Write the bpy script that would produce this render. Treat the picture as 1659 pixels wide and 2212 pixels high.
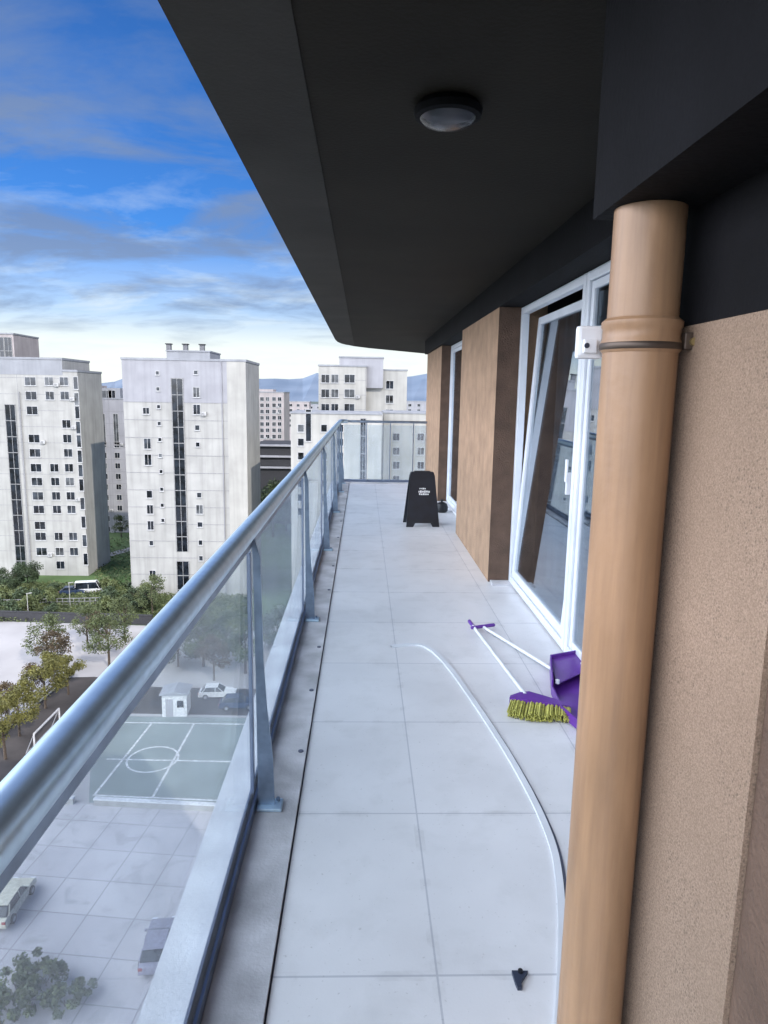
import bpy, bmesh, math, random
from mathutils import Vector, Matrix
R = math.radians
S = bpy.context.scene
COL = S.collection
for o in list(bpy.data.objects): bpy.data.objects.remove(o)

# ------------------------------------------------------------------ camera
FP, CX, CY = 1500., 829.5, 1106.
def _v(x, y, z): return Vector((x, y, z))
_F = _v((785-CX)/FP, (CY-850)/FP, -1).normalized()
_U = -_v((680-CX)/FP, (CY-9900)/FP, -1).normalized()
_U = (_U-_F*_U.dot(_F)).normalized()
_X = _F.cross(_U)
M3 = Matrix((_X, _F, _U))
EYE = _v(0, 0, 1.6)
cam = bpy.data.cameras.new('camera'); camo = bpy.data.objects.new('camera', cam); COL.objects.link(camo)
cam.sensor_fit = 'VERTICAL'; cam.sensor_height = 36; cam.lens = 36*FP/2212.
cam.clip_start = .03; cam.clip_end = 12000
camo.matrix_world = Matrix.Translation(EYE) @ M3.to_4x4()
S.camera = camo
def meet(u, v, ax, val):
    """real point where a sight line of the photo meets a known plane (ground, facade, wall)"""
    d = M3 @ _v((u-CX)/FP, (CY-v)/FP, -1)
    return EYE+d*((val-EYE[ax])/d[ax])
GZ = -34.4
def gp(u, v, dz=0): return meet(u, v, 2, GZ+dz)

# ------------------------------------------------------------------ light
SUN_EL, SUN_AZ = 36, 145          # azimuth clockwise from +Y: behind and to the right
sd = _v(math.sin(R(SUN_AZ))*math.cos(R(SUN_EL)), math.cos(R(SUN_AZ))*math.cos(R(SUN_EL)), math.sin(R(SUN_EL)))
sl = bpy.data.lights.new('sun', 'SUN'); sl.energy = 1.9; sl.angle = R(.5); sl.color = (1, .93, .84)
so = bpy.data.objects.new('sun', sl); COL.objects.link(so); so.rotation_euler = (-sd).to_track_quat('-Z', 'Y').to_euler()
S.view_settings.view_transform = 'Standard'; S.view_settings.look = 'None'
S.view_settings.gamma = 1; S.view_settings.use_curve_mapping = False
S.view_settings.exposure = 0.95
W = bpy.data.worlds.new('World'); S.world = W; W.use_nodes = True
nt = W.node_tree; N = nt.nodes; L = nt.links; N.clear()
def nd(N, t, **k):
    n = N.new(t)
    for a, b in k.items(): setattr(n, a, b)
    return n
def mth(N, L, op, a, b=None, c=None, clamp=False):
    n = N.new('ShaderNodeMath'); n.operation = op; n.use_clamp = clamp
    for i, x in enumerate((a, b, c)):
        if x is None: continue
        if isinstance(x, (int, float)): n.inputs[i].default_value = x
        else: L.new(x, n.inputs[i])
    return n.outputs[0]
def mix(N, L, f, a, b, bt='MIX'):
    n = N.new('ShaderNodeMix'); n.data_type = 'RGBA'; n.blend_type = bt
    for i, x in ((0, f), (6, a), (7, b)):
        if isinstance(x, (int, float)): n.inputs[i].default_value = x
        elif isinstance(x, tuple): n.inputs[i].default_value = (*x, 1)
        else: L.new(x, n.inputs[i])
    return n.outputs[2]
def ramp(N, L, f, stops):
    n = N.new('ShaderNodeValToRGB'); e = n.color_ramp.elements
    while len(e) < len(stops): e.new(.5)
    for i, (p, c) in enumerate(stops):
        e[i].position = p; e[i].color = (*c, 1) if isinstance(c, tuple) else (c, c, c, 1)
    L.new(f, n.inputs[0]); return n.outputs[0]
sky = nd(N, 'ShaderNodeTexSky', sky_type='NISHITA', sun_disc=False)
sky.sun_elevation = R(SUN_EL); sky.sun_rotation = R(SUN_AZ); sky.ozone_density = 4; sky.air_density = 1.; sky.dust_density = .6
tc = nd(N, 'ShaderNodeTexCoord'); sp = nd(N, 'ShaderNodeSeparateXYZ'); L.new(tc.outputs['Generated'], sp.inputs[0])
dx, dy, dz = sp.outputs
den = mth(N, L, 'MAXIMUM', mth(N, L, 'ADD', dz, .17), .03)
cb = nd(N, 'ShaderNodeCombineXYZ')
L.new(mth(N, L, 'DIVIDE', dx, den), cb.inputs[0]); L.new(mth(N, L, 'DIVIDE', dy, den), cb.inputs[1])
def cloudn(scale, det, rough, loc, sc=(1, 1, 1), rot=0, dist=.6):
    mp = nd(N, 'ShaderNodeMapping'); mp.inputs['Scale'].default_value = sc; mp.inputs['Location'].default_value = loc
    mp.inputs['Rotation'].default_value = (0, 0, rot)
    L.new(cb.outputs[0], mp.inputs[0])
    n = nd(N, 'ShaderNodeTexNoise'); n.inputs['Scale'].default_value = scale; n.inputs['Detail'].default_value = det
    n.inputs['Roughness'].default_value = rough; n.inputs['Distortion'].default_value = dist
    L.new(mp.outputs[0], n.inputs[0]); return n.outputs[0]
base = mix(N, L, 1., sky.outputs[0], (.20, .46, .80), 'MULTIPLY')
lowf = ramp(N, L, dz, [(0, 1.), (.06, .9), (.105, .38), (.20, .0)])
base = mix(N, L, lowf, base, (6.5, 6.75, 6.25))
c1 = ramp(N, L, cloudn(2.1, 9, .60, (3.1, 1.7, 0), (1, 1.35, 1), .35, .35), [(.48, 0.), (.72, 1.)])
fade = ramp(N, L, dz, [(.02, .3), (.11, .8), (.19, .45), (.30, .10), (.4, .02)])
base = mix(N, L, mth(N, L, 'MULTIPLY', c1, fade), base, (4.9, 5.6, 5.9))
c2 = ramp(N, L, cloudn(1.5, 9, .58, (7.3, -2.2, 4), (1, 1.5, 1), .1, .3), [(.45, 0.), (.62, 1.)])
fade2 = ramp(N, L, dz, [(.05, .0), (.11, .75), (.30, .8), (.48, .35)])
base = mix(N, L, mth(N, L, 'MULTIPLY', c2, fade2), base, (1.35, 1.85, 2.9))
# bank: overbright sky added out of view, left and behind, to brighten the balcony
side = mth(N, L, 'MULTIPLY', mth(N, L, 'ADD', mth(N, L, 'MULTIPLY', dx, -.94), mth(N, L, 'MULTIPLY', dy, -.35)), 1.0)
bank = ramp(N, L, side, [(.22, 0.), (.65, 1.)])
base = mix(N, L, mth(N, L, 'MULTIPLY', bank, .85), base, (38., 40., 45.))
bg = nd(N, 'ShaderNodeBackground'); bg.inputs[1].default_value = .085; L.new(base, bg.inputs[0])
wo = nd(N, 'ShaderNodeOutputWorld'); L.new(bg.outputs[0], wo.inputs[0])

# ------------------------------------------------------------------ materials
def mat(name, col, rough=.7, metal=0., var=.12, vs=4., bump=0., bs=60., col2=None, spec=.5, streak=0., det=5, stretch=None, ss=1.3, scol=None):
    m = bpy.data.materials.new(name); m.use_nodes = True
    N = m.node_tree.nodes; L = m.node_tree.links; b = N['Principled BSDF']
    b.inputs['Roughness'].default_value = rough; b.inputs['Metallic'].default_value = metal
    b.inputs['Specular IOR Level'].default_value = spec
    tc = nd(N, 'ShaderNodeTexCoord'); src = tc.outputs['Object']
    if stretch:
        mp = nd(N, 'ShaderNodeMapping'); mp.inputs['Scale'].default_value = stretch; L.new(src, mp.inputs[0]); src2 = mp.outputs[0]
    else: src2 = src
    n = nd(N, 'ShaderNodeTexNoise'); n.inputs['Scale'].default_value = vs; n.inputs['Detail'].default_value = det; L.new(src2, n.inputs[0])
    c2 = col2 or tuple(c*(1-2.5*var) for c in col)
    f = ramp(N, L, n.outputs[0], [(.32, 0.), (.68, 1.)])
    out = mix(N, L, f, tuple(c*(1+.3*var) for c in col), c2)
    if streak:
        mp = nd(N, 'ShaderNodeMapping'); mp.inputs['Scale'].default_value = (1, 1, .06); L.new(src, mp.inputs[0])
        n2 = nd(N, 'ShaderNodeTexNoise'); n2.inputs['Scale'].default_value = ss; n2.inputs['Detail'].default_value = 8; L.new(mp.outputs[0], n2.inputs[0])
        g = ramp(N, L, n2.outputs[0], [(.45, 0.), (.75, 1.)])
        out = mix(N, L, mth(N, L, 'MULTIPLY', g, streak), out, scol or tuple(c*.45 for c in col))
    L.new(out, b.inputs['Base Color'])
    if bump:
        nb = nd(N, 'ShaderNodeTexNoise'); nb.inputs['Scale'].default_value = bs; nb.inputs['Detail'].default_value = 4; L.new(src, nb.inputs[0])
        bp = nd(N, 'ShaderNodeBump'); bp.inputs['Strength'].default_value = bump; bp.inputs['Distance'].default_value = .01
        L.new(nb.outputs[0], bp.inputs['Height']); L.new(bp.outputs[0], b.inputs['Normal'])
    return m
def glassmat(name, tint, gl=(.9, .95, 1), base=.06, rough=.02, film=0., gz=.5):
    m = bpy.data.materials.new(name); m.use_nodes = True
    N = m.node_tree.nodes; L = m.node_tree.links; N.clear()
    t = nd(N, 'ShaderNodeBsdfTransparent'); t.inputs[0].default_value = (*tint, 1)
    g = nd(N, 'ShaderNodeBsdfGlossy'); g.inputs[0].default_value = (*gl, 1); g.inputs['Roughness'].default_value = rough
    fr = nd(N, 'ShaderNodeLayerWeight'); fr.inputs[0].default_value = .5
    f = mth(N, L, 'ADD', mth(N, L, 'MULTIPLY', mth(N, L, 'POWER', fr.outputs['Facing'], 4.), gz), base, clamp=True)
    ms = nd(N, 'ShaderNodeMixShader'); L.new(f, ms.inputs[0]); L.new(t.outputs[0], ms.inputs[1]); L.new(g.outputs[0], ms.inputs[2])
    res = ms.outputs[0]
    if film:   # pale film mixed in for the hazy, washed view through the glass
        d = nd(N, 'ShaderNodeBsdfDiffuse'); d.inputs[0].default_value = (.62, .66, .74, 1)
        tcn = nd(N, 'ShaderNodeTexCoord'); nn = nd(N, 'ShaderNodeTexNoise'); nn.inputs['Scale'].default_value = 2.2; nn.inputs['Detail'].default_value = 6
        L.new(tcn.outputs['Object'], nn.inputs[0])
        ff = mth(N, L, 'MULTIPLY', ramp(N, L, nn.outputs[0], [(.3, .5), (.7, 1.)]), film)
        m2 = nd(N, 'ShaderNodeMixShader'); L.new(ff, m2.inputs[0]); L.new(res, m2.inputs[1]); L.new(d.outputs[0], m2.inputs[2]); res = m2.outputs[0]
    o = nd(N, 'ShaderNodeOutputMaterial'); L.new(res, o.inputs[0]); return m

def tilemat():
    m = mat('floor_tiles', (.70, .695, .71), rough=.34, var=.06, vs=1.6, bump=.05, bs=120)
    N = m.node_tree.nodes; L = m.node_tree.links; b = N['Principled BSDF']
    src = b.inputs['Base Color'].links[0].from_socket
    tc = nd(N, 'ShaderNodeTexCoord'); s = nd(N, 'ShaderNodeSeparateXYZ'); L.new(tc.outputs['Object'], s.inputs[0])
    def line(c, off, per, w):
        a = mth(N, L, 'FRACT', mth(N, L, 'DIVIDE', mth(N, L, 'SUBTRACT', c, off), per))
        d = mth(N, L, 'ABSOLUTE', mth(N, L, 'SUBTRACT', a, .5))       # .5 at the joint
        return mth(N, L, 'GREATER_THAN', d, .5-w/per/2)
    j = mth(N, L, 'MAXIMUM', line(s.outputs[0], .225, .77, .006), line(s.outputs[1], 1.69, .76, .007))
    # slight tone of every tile
    ix = mth(N, L, 'FLOOR', mth(N, L, 'DIVIDE', mth(N, L, 'SUBTRACT', s.outputs[0], .225), .77))
    iy = mth(N, L, 'FLOOR', mth(N, L, 'DIVIDE', mth(N, L, 'SUBTRACT', s.outputs[1], 1.69), .76))
    c = nd(N, 'ShaderNodeCombineXYZ'); L.new(ix, c.inputs[0]); L.new(iy, c.inputs[1])
    wn = nd(N, 'ShaderNodeTexWhiteNoise'); L.new(c.outputs[0], wn.inputs[0])
    src = mix(N, L, mth(N, L, 'MULTIPLY', wn.outputs['Value'], .35), src, (.57, .58, .61))
    # old water stains
    n2 = nd(N, 'ShaderNodeTexNoise'); n2.inputs['Scale'].default_value = 5.; n2.inputs['Detail'].default_value = 10; n2.inputs['Roughness'].default_value = .62; n2.inputs['Distortion'].default_value = .25
    L.new(tc.outputs['Object'], n2.inputs[0])
    st = ramp(N, L, n2.outputs[0], [(.50, 0.), (.72, 1.)])
    src = mix(N, L, mth(N, L, 'MULTIPLY', st, .28), src, (.44, .44, .44))
    n4 = nd(N, 'ShaderNodeTexNoise'); n4.inputs['Scale'].default_value = 70.; n4.inputs['Detail'].default_value = 4; L.new(tc.outputs['Object'], n4.inputs[0])
    sk = ramp(N, L, n4.outputs[0], [(.66, 0.), (.72, 1.)])
    src = mix(N, L, mth(N, L, 'MULTIPLY', sk, .35), src, (.25, .24, .23))
    # dirt gathered beside the joints, broken up
    jw = mth(N, L, 'MAXIMUM', line(s.outputs[0], .225, .77, .035), line(s.outputs[1], 1.69, .76, .035))
    src = mix(N, L, mth(N, L, 'MULTIPLY', mth(N, L, 'MULTIPLY', jw, st), .35), src, (.30, .29, .29))
    src = mix(N, L, mth(N, L, 'MULTIPLY', j, .4), src, (.17, .19, .25))
    L.new(src, b.inputs['Base Color'])
    r = mth(N, L, 'ADD', mth(N, L, 'MULTIPLY', n2.outputs[0], .35), .18); L.new(r, b.inputs['Roughness'])
    return m
def pebble():
    m = mat('pebble_stucco', (.355, .25, .18), .92, col2=(.21, .145, .10), vs=300, bump=.55, bs=330, det=3)
    N = m.node_tree.nodes; L = m.node_tree.links; b = N['Principled BSDF']; src = b.inputs['Base Color'].links[0].from_socket
    tc = nd(N, 'ShaderNodeTexCoord')
    v = nd(N, 'ShaderNodeTexVoronoi'); v.inputs['Scale'].default_value = 105; v.inputs['Randomness'].default_value = 1; L.new(tc.outputs['Object'], v.inputs[0])
    wn = nd(N, 'ShaderNodeTexNoise'); wn.inputs['Scale'].default_value = 7; wn.inputs['Detail'].default_value = 7; L.new(tc.outputs['Object'], wn.inputs[0])
    sp_ = ramp(N, L, v.outputs['Distance'], [(.12, 1.), (.34, 0.)])
    big = ramp(N, L, wn.outputs[0], [(.38, .1), (.62, 1.)])
    src = mix(N, L, mth(N, L, 'MULTIPLY', mth(N, L, 'MULTIPLY', sp_, big), .75), src, (.085, .06, .045))
    n3 = nd(N, 'ShaderNodeTexNoise'); n3.inputs['Scale'].default_value = 2.2; n3.inputs['Detail'].default_value = 8; L.new(tc.outputs['Object'], n3.inputs[0])
    src = mix(N, L, mth(N, L, 'MULTIPLY', ramp(N, L, n3.outputs[0], [(.4, 0.), (.7, 1.)]), .35), src, (.22, .15, .10))
    L.new(src, b.inputs['Base Color']); return m
def pavemat():
    m = mat('light_paving', (.56, .53, .53), .85, var=.06, vs=.25, det=9, bump=.2, bs=8)
    N = m.node_tree.nodes; L = m.node_tree.links; b = N['Principled BSDF']; src = b.inputs['Base Color'].links[0].from_socket
    tc = nd(N, 'ShaderNodeTexCoord')
    br = nd(N, 'ShaderNodeTexBrick'); br.offset = 0; br.inputs['Scale'].default_value = 1; br.inputs['Brick Width'].default_value = 3.4; br.inputs['Row Height'].default_value = 3.4
    br.inputs['Mortar Size'].default_value = .05; br.inputs['Color1'].default_value = (1, 1, 1, 1); br.inputs['Color2'].default_value = (.88, .88, .9, 1); br.inputs['Mortar'].default_value = (.62, .62, .64, 1)
    mp = nd(N, 'ShaderNodeMapping'); mp.inputs['Rotation'].default_value = (0, 0, .12); L.new(tc.outputs['Object'], mp.inputs[0]); L.new(mp.outputs[0], br.inputs[0])
    src = mix(N, L, 1., src, br.outputs[0], 'MULTIPLY')
    n2 = nd(N, 'ShaderNodeTexNoise'); n2.inputs['Scale'].default_value = .45; n2.inputs['Detail'].default_value = 9; n2.inputs['Distortion'].default_value = 1.5
    L.new(tc.outputs['Object'], n2.inputs[0]); st = ramp(N, L, n2.outputs[0], [(.55, 0.), (.68, 1.)])
    src = mix(N, L, mth(N, L, 'MULTIPLY', st, .35), src, (.26, .25, .25)); L.new(src, b.inputs['Base Color']); return m
M = dict(
 tiles=tilemat(),
 kerb=mat('kerb_stone', (.56, .555, .58), .6, var=.16, vs=5, bump=.25, bs=90),
 ledge=mat('ledge_paint', (.68, .68, .69), .6, var=.10, vs=4, bump=.2, bs=80),
 seam=mat('joint_sealant', (.10, .11, .16), .7),
 edge=mat('edging_white', (.66, .68, .72), .45, var=.05),
 steel=mat('brushed_steel', (.60, .76, .88), .32, .75, var=.05, vs=30),
 steeld=mat('dull_steel', (.25, .31, .40), .38, .8, var=.1, vs=20),
 alu=mat('aluminium_channel', (.20, .25, .36), .35, .7, var=.1),
 glass=glassmat('rail_glass', (.90, .95, .97), base=.02, film=.20, gz=.30),
 wglass=glassmat('window_glass', (.60, .66, .70), base=.24, rough=.01, gz=.8),
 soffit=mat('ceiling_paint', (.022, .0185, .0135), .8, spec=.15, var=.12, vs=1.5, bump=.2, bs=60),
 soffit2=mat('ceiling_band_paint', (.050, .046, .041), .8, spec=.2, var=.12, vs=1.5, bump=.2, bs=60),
 shade_beam=mat('shade_beam_paint', (.006, .006, .008), .8, spec=.15, var=.2, vs=3, bump=.2, bs=60),  # near-black of the added beam, imitating shade; lintel and light rim share it
 stucco=mat('tan_stucco', (.40, .265, .165), .9, var=.16, vs=9, bump=.9, bs=190),
 rough=pebble(),
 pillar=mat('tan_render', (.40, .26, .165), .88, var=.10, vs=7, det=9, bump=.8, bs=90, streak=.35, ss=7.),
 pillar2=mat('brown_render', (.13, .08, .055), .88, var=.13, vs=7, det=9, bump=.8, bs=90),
 pipe=mat('tan_pipe_paint', (.38, .225, .125), .42, var=.10, vs=5, stretch=(3, 3, .5), bump=.14, bs=35, streak=.45, ss=60., scol=(.20, .12, .075)),
 clamp=mat('clamp_metal', (.10, .075, .06), .45, .6),
 brass=mat('old_brass', (.42, .33, .16), .4, .8),
 white=mat('white_plastic', (.78, .80, .84), .35, var=.03),
 frame=mat('window_frame_white', (.74, .78, .84), .3, var=.04),
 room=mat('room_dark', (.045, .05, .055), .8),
 curtain=mat('curtain_grey', (.46, .50, .54), .9, var=.2, vs=6, stretch=(1, 6, .3)),
 signblk=mat('sign_black', (.010, .013, .022), .42, var=.2, vs=8),
 black=mat('black_rubber', (.008, .009, .013), .5),
 mark=mat('sign_print', (.8, .8, .8), .5, var=.02),
 purple=mat('purple_plastic', (.125, .030, .30), .34, var=.08, vs=9),
 bristle=mat('lime_bristle', (.58, .56, .13), .8, col2=(.30, .29, .08), vs=40, stretch=(1, 1, 6)),
 handle=mat('handle_white', (.74, .75, .78), .3, var=.04),
 dark=mat('dark_plastic', (.03, .04, .07), .5),
 lamp=mat('lamp_glass', (.045, .045, .055), .25),
 # outside
 grass=mat('grass', (.085, .150, .040), .95, col2=(.045, .08, .025), vs=.11, det=8, bump=.6, bs=3),
 far=mat('far_land', (.10, .12, .10), .95, col2=(.045, .07, .05), vs=.008, det=8),
 hill=mat('far_hills', (.15, .19, .25), .95, col2=(.10, .14, .20), vs=.004),  # blue-grey puts distance haze into the hill colour
 plaza=mat('plaza_concrete', (.40, .385, .385), .85, var=.09, vs=.12, det=8, bump=.2, bs=8),
 plaza2=pavemat(),
 asphalt=mat('asphalt', (.058, .050, .048), .85, var=.15, vs=.4, det=8, bump=.3, bs=12),
 court=mat('court_surface', (.22, .26, .25), .85, var=.08, vs=.3, det=7),
 line=mat('painted_line', (.72, .72, .72), .7, var=.2, vs=3),
 path=mat('path', (.32, .32, .31), .85, var=.15, vs=.5),
 bw1=mat('bldg_offwhite', (.40, .395, .375), .85, var=.07, vs=.35, streak=.42, bump=.1, bs=4),
 bw2=mat('bldg_grey', (.34, .34, .365), .85, var=.06, vs=.35, streak=.30, bump=.1, bs=4),
 bw3=mat('bldg_cream', (.43, .42, .39), .85, var=.07, vs=.3, streak=.38),
 bw4=mat('bldg_pink', (.42, .375, .37), .85, var=.08, vs=.3, streak=.3),
 bgrey=mat('bldg_top_grey', (.30, .31, .335), .85, var=.06, vs=.4, streak=.3),
 joint=mat('bldg_joint', (.29, .29, .30), .8),
 wf=mat('win_frame', (.50, .50, .50), .6),
 wp2=mat('win_pane_curtained', (.13, .14, .15), .2, var=.4, vs=.5),
 wp3=mat('win_pane_half', (.055, .065, .08), .12, var=.5, vs=.6),
 wfd=mat('win_frame_dark', (.16, .16, .17), .5),
 sill=mat('win_sill', (.30, .30, .30), .8),
 wp=mat('win_pane', (.020, .026, .036), .12, var=.5, vs=.7),
 bark=mat('bark', (.10, .075, .055), .9, var=.2, vs=6),
 leafg=mat('leaf_green', (.125, .150, .055), .75, col2=(.05, .068, .028), vs=.9, det=3),
 leafd=mat('leaf_dark', (.065, .095, .042), .8, col2=(.026, .042, .022), vs=.9, det=3),
 leafy=mat('leaf_yellow', (.20, .19, .045), .75, col2=(.08, .08, .025), vs=.9, det=3),
 leafb=mat('leaf_brown', (.120, .085, .045), .8, col2=(.05, .038, .024), vs=.9, det=3),
 carw=mat('car_white', (.72, .72, .72), .3), carg=mat('car_grey', (.32, .31, .38), .35), card=mat('car_dark', (.03, .05, .10), .3),
 carr=mat('car_red', (.35, .06, .06), .3), cary=mat('car_cream', (.72, .68, .54), .3), tyre=mat('tyre', (.015, .015, .017), .8),
 woodd=mat('dark_fence', (.035, .035, .04), .8),
)
# tiny dark grit in the near stucco stays in the material

# ------------------------------------------------------------------ mesh helpers
class MB:
    def __init__(s): s.b = bmesh.new()
    def box(s, x0, x1, y0, y1, z0, z1, bev=0., mx=None):
        r = bmesh.ops.create_cube(s.b, size=1); vs = r['verts']
        for v in vs: v.co = _v(x0+(v.co.x+.5)*(x1-x0), y0+(v.co.y+.5)*(y1-y0), z0+(v.co.z+.5)*(z1-z0))
        if bev:
            es = {e for v in vs for e in v.link_edges}
            r2 = bmesh.ops.bevel(s.b, geom=list(es), offset=bev, segments=2, affect='EDGES', profile=.6)
            vs = [v for v in r2['verts']]+[v for v in vs if v.is_valid]
        if mx:
            for v in set(vs): v.co = mx @ v.co
        return s
    def prism(s, pts, z0, z1):
        a = [s.b.verts.new((p[0], p[1], z0)) for p in pts]; c = [s.b.verts.new((p[0], p[1], z1)) for p in pts]
        n = len(pts); s.b.faces.new(a[::-1]); s.b.faces.new(c)
        for i in range(n): s.b.faces.new((a[i], a[(i+1) % n], c[(i+1) % n], c[i]))
        return s
    def extr(s, pts, d):     # 3-D polygon pushed along d
        a = [s.b.verts.new(p) for p in pts]; c = [s.b.verts.new(_v(*p)+d) for p in pts]; n = len(pts)
        s.b.faces.new(a[::-1]); s.b.faces.new(c)
        for i in range(n): s.b.faces.new((a[i], a[(i+1) % n], c[(i+1) % n], c[i]))
        return s
    def tube(s, p, q, r, r2=None, seg=16, cap=True):
        p = _v(*p); q = _v(*q); r2 = r if r2 is None else r2
        d = q-p; m = Matrix.Translation((p+q)/2) @ d.to_track_quat('Z', 'Y').to_matrix().to_4x4()
        bmesh.ops.create_cone(s.b, segments=seg, radius1=r, radius2=r2, depth=d.length, cap_ends=cap, matrix=m); return s
    def path(s, pts, r, seg=14):
        pts = [_v(*p) for p in pts]; rings = []
        for i, p in enumerate(pts):
            d = (pts[min(i+1, len(pts)-1)]-pts[max(i-1, 0)]).normalized()
            q = d.to_track_quat('Z', 'Y').to_matrix()
            rings.append([s.b.verts.new(p+q @ _v(math.cos(2*math.pi*k/seg)*r, math.sin(2*math.pi*k/seg)*r, 0)) for k in range(seg)])
        for a, b in zip(rings, rings[1:]):
            for k in range(seg): s.b.faces.new((a[k], a[(k+1) % seg], b[(k+1) % seg], b[k]))
        s.b.faces.new(rings[0][::-1]); s.b.faces.new(rings[-1]); return s
    def ball(s, c, r, sc=(1, 1, 1), seg=14):
        bmesh.ops.create_uvsphere(s.b, u_segments=seg, v_segments=seg//2+2, radius=r, matrix=Matrix.Translation(c) @ Matrix.Diagonal((*sc, 1))); return s
    def lathe(s, prof, c=(0, 0, 0), seg=24):
        rings = [[s.b.verts.new((c[0]+r*math.cos(2*math.pi*k/seg), c[1]+r*math.sin(2*math.pi*k/seg), c[2]+z)) for k in range(seg)] for r, z in prof]
        for a, b in zip(rings, rings[1:]):
            for k in range(seg): s.b.faces.new((a[k], a[(k+1) % seg], b[(k+1) % seg], b[k]))
        s.b.faces.new(rings[0][::-1]); s.b.faces.new(rings[-1]); return s
    def build(s, name, m, parent=None, smooth=False, loc=None):
        bmesh.ops.recalc_face_normals(s.b, faces=s.b.faces)
        me = bpy.data.meshes.new(name)
        if loc is not None: bmesh.ops.translate(s.b, verts=s.b.verts, vec=-_v(*loc))
        s.b.to_mesh(me); s.b.free(); me.materials.append(M[m])
        if smooth:
            for p in me.polygons: p.use_smooth = True
            try: me.set_sharp_from_angle(angle=R(40))
            except Exception: pass
        o = bpy.data.objects.new(name, me); COL.objects.link(o)
        if loc is not None: o.location = loc
        if parent: o.parent = parent
        return o
def tag(o, label=None, cat=None, group=None, kind=None):
    for k, v in (('label', label), ('category', cat), ('group', group), ('kind', kind)):
        if v: o[k] = v
    return o
def thing(name, label, cat, loc=(0, 0, 0), rz=0, group=None):
    o = bpy.data.objects.new(name, None); COL.objects.link(o); o.location = loc; o.rotation_euler.z = rz
    o.empty_display_size = .1
    return tag(o, label, cat, group)
def struct(o): o['kind'] = 'structure'; return o
def copy_tree(o, parent=None):
    c = o.copy(); COL.objects.link(c); c.parent = parent
    for ch in [k for k in bpy.data.objects if k.parent == o]: copy_tree(ch, c)
    return c

# ------------------------------------------------------------------ balcony floor, kerb, ceiling
struct(MB().prism([(-.232, -3), (1.32, -3), (1.32, 12.45), (-.232, 12.45)], -.2, 0).build('floor', 'tiles'))
struct(MB().prism([(-.395, -3), (-.238, -3), (-.238, 12.62), (-.395, 12.62)], -.2, .012).build('kerb_strip', 'kerb'))
struct(MB().prism([(-.56, -3), (-.425, -3), (-.425, 12.75), (-.56, 12.75)], -.25, .006).build('outer_ledge', 'ledge'))
struct(MB().box(-.56, 3.2, -3, 12.75, -.45, -.26).build('floor_slab', 'ledge'))
struct(MB().prism([(-.2385, -3), (-.2315, -3), (-.2315, 12.45), (-.2385, 12.45)], -.1, -.006).build('floor_joint', 'seam'))
struct(MB().box(-.235, 1.3, 12.452, 12.62, -.2, .012).build('end_kerb', 'kerb'))
# curved raised edging that swings from the wall side toward the pipe
cur = [meet(u, v, 2, .006) for u, v in ((845, 1396), (900, 1392), (930, 1402), (965, 1435), (1010, 1495), (1080, 1600), (1130, 1685), (1168, 1760), (1195, 1830), (1208, 1900), (1214, 1990), (1213, 2080), (1208, 2190), (1200, 2300))]
def smoothc(pts, n=5):
    out = []
    for i in range(len(pts)-1):
        p0, p1, p2, p3 = pts[max(i-1, 0)], pts[i], pts[i+1], pts[min(i+2, len(pts)-1)]
        for k in range(n):
            t = k/n; out.append(.5*((2*p1)+(p2-p0)*t+(2*p0-5*p1+4*p2-p3)*t*t+(3*p1-p0-3*p2+p3)*t**3))
    out.append(pts[-1]); return out
cur = smoothc(cur)
def ribbon(pts, w0, w1, z0, z1, mb, off=0.):
    L_, R_ = [], []
    for i, p in enumerate(pts):
        d = (pts[min(i+1, len(pts)-1)]-pts[max(i-1, 0)]); d.z = 0; d.normalize(); n = _v(-d.y, d.x, 0); w = w0+(w1-w0)*i/len(pts)
        L_.append(p+n*(w/2+off)); R_.append(p+n*(off-w/2))
    for i in range(len(pts)-1):
        q = [L_[i], L_[i+1], R_[i+1], R_[i]]
        a = [mb.b.verts.new((v.x, v.y, z0)) for v in q]; c = [mb.b.verts.new((v.x, v.y, z1)) for v in q]
        mb.b.faces.new(a[::-1]); mb.b.faces.new(c); mb.b.faces.new((a[0], a[1], c[1], c[0])); mb.b.faces.new((a[2], a[3], c[3], c[2]))
    return mb
struct(ribbon(cur, .030, .022, .0, .010, MB()).build('floor_edging', 'edge'))
struct(ribbon(cur[18:], .001, .020, .0, .004, MB(), off=.018).build('edging_joint', 'seam'))
# ceiling slab with a rounded outer corner
arc = [(-.52, -4), (-.52, 12.9), (-.50, 13.35), (-.45, 13.75), (-.36, 14.15), (-.2, 14.6), (.1, 15.1), (1.6, 16.9), (3.4, 17.0), (3.4, -4)]
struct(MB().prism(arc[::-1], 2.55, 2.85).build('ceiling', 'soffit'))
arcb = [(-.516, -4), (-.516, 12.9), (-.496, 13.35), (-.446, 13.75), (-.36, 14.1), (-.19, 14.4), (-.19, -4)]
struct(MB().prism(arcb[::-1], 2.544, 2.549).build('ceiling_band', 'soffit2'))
cl = thing('ceiling_light', 'round unlit flush light on the dark balcony ceiling', 'ceiling light', (.27, 2.49, 2.55))
MB().lathe([(.10, 0), (.115, -.02), (.11, -.04), (.095, -.045)], (0, 0, 0)).build('rim', 'shade_beam', cl, True)
MB().lathe([(.094, -.044), (.08, -.058), (.04, -.07), (.005, -.074)], (0, 0, 0)).build('diffuser', 'lamp', cl, True)

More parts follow.
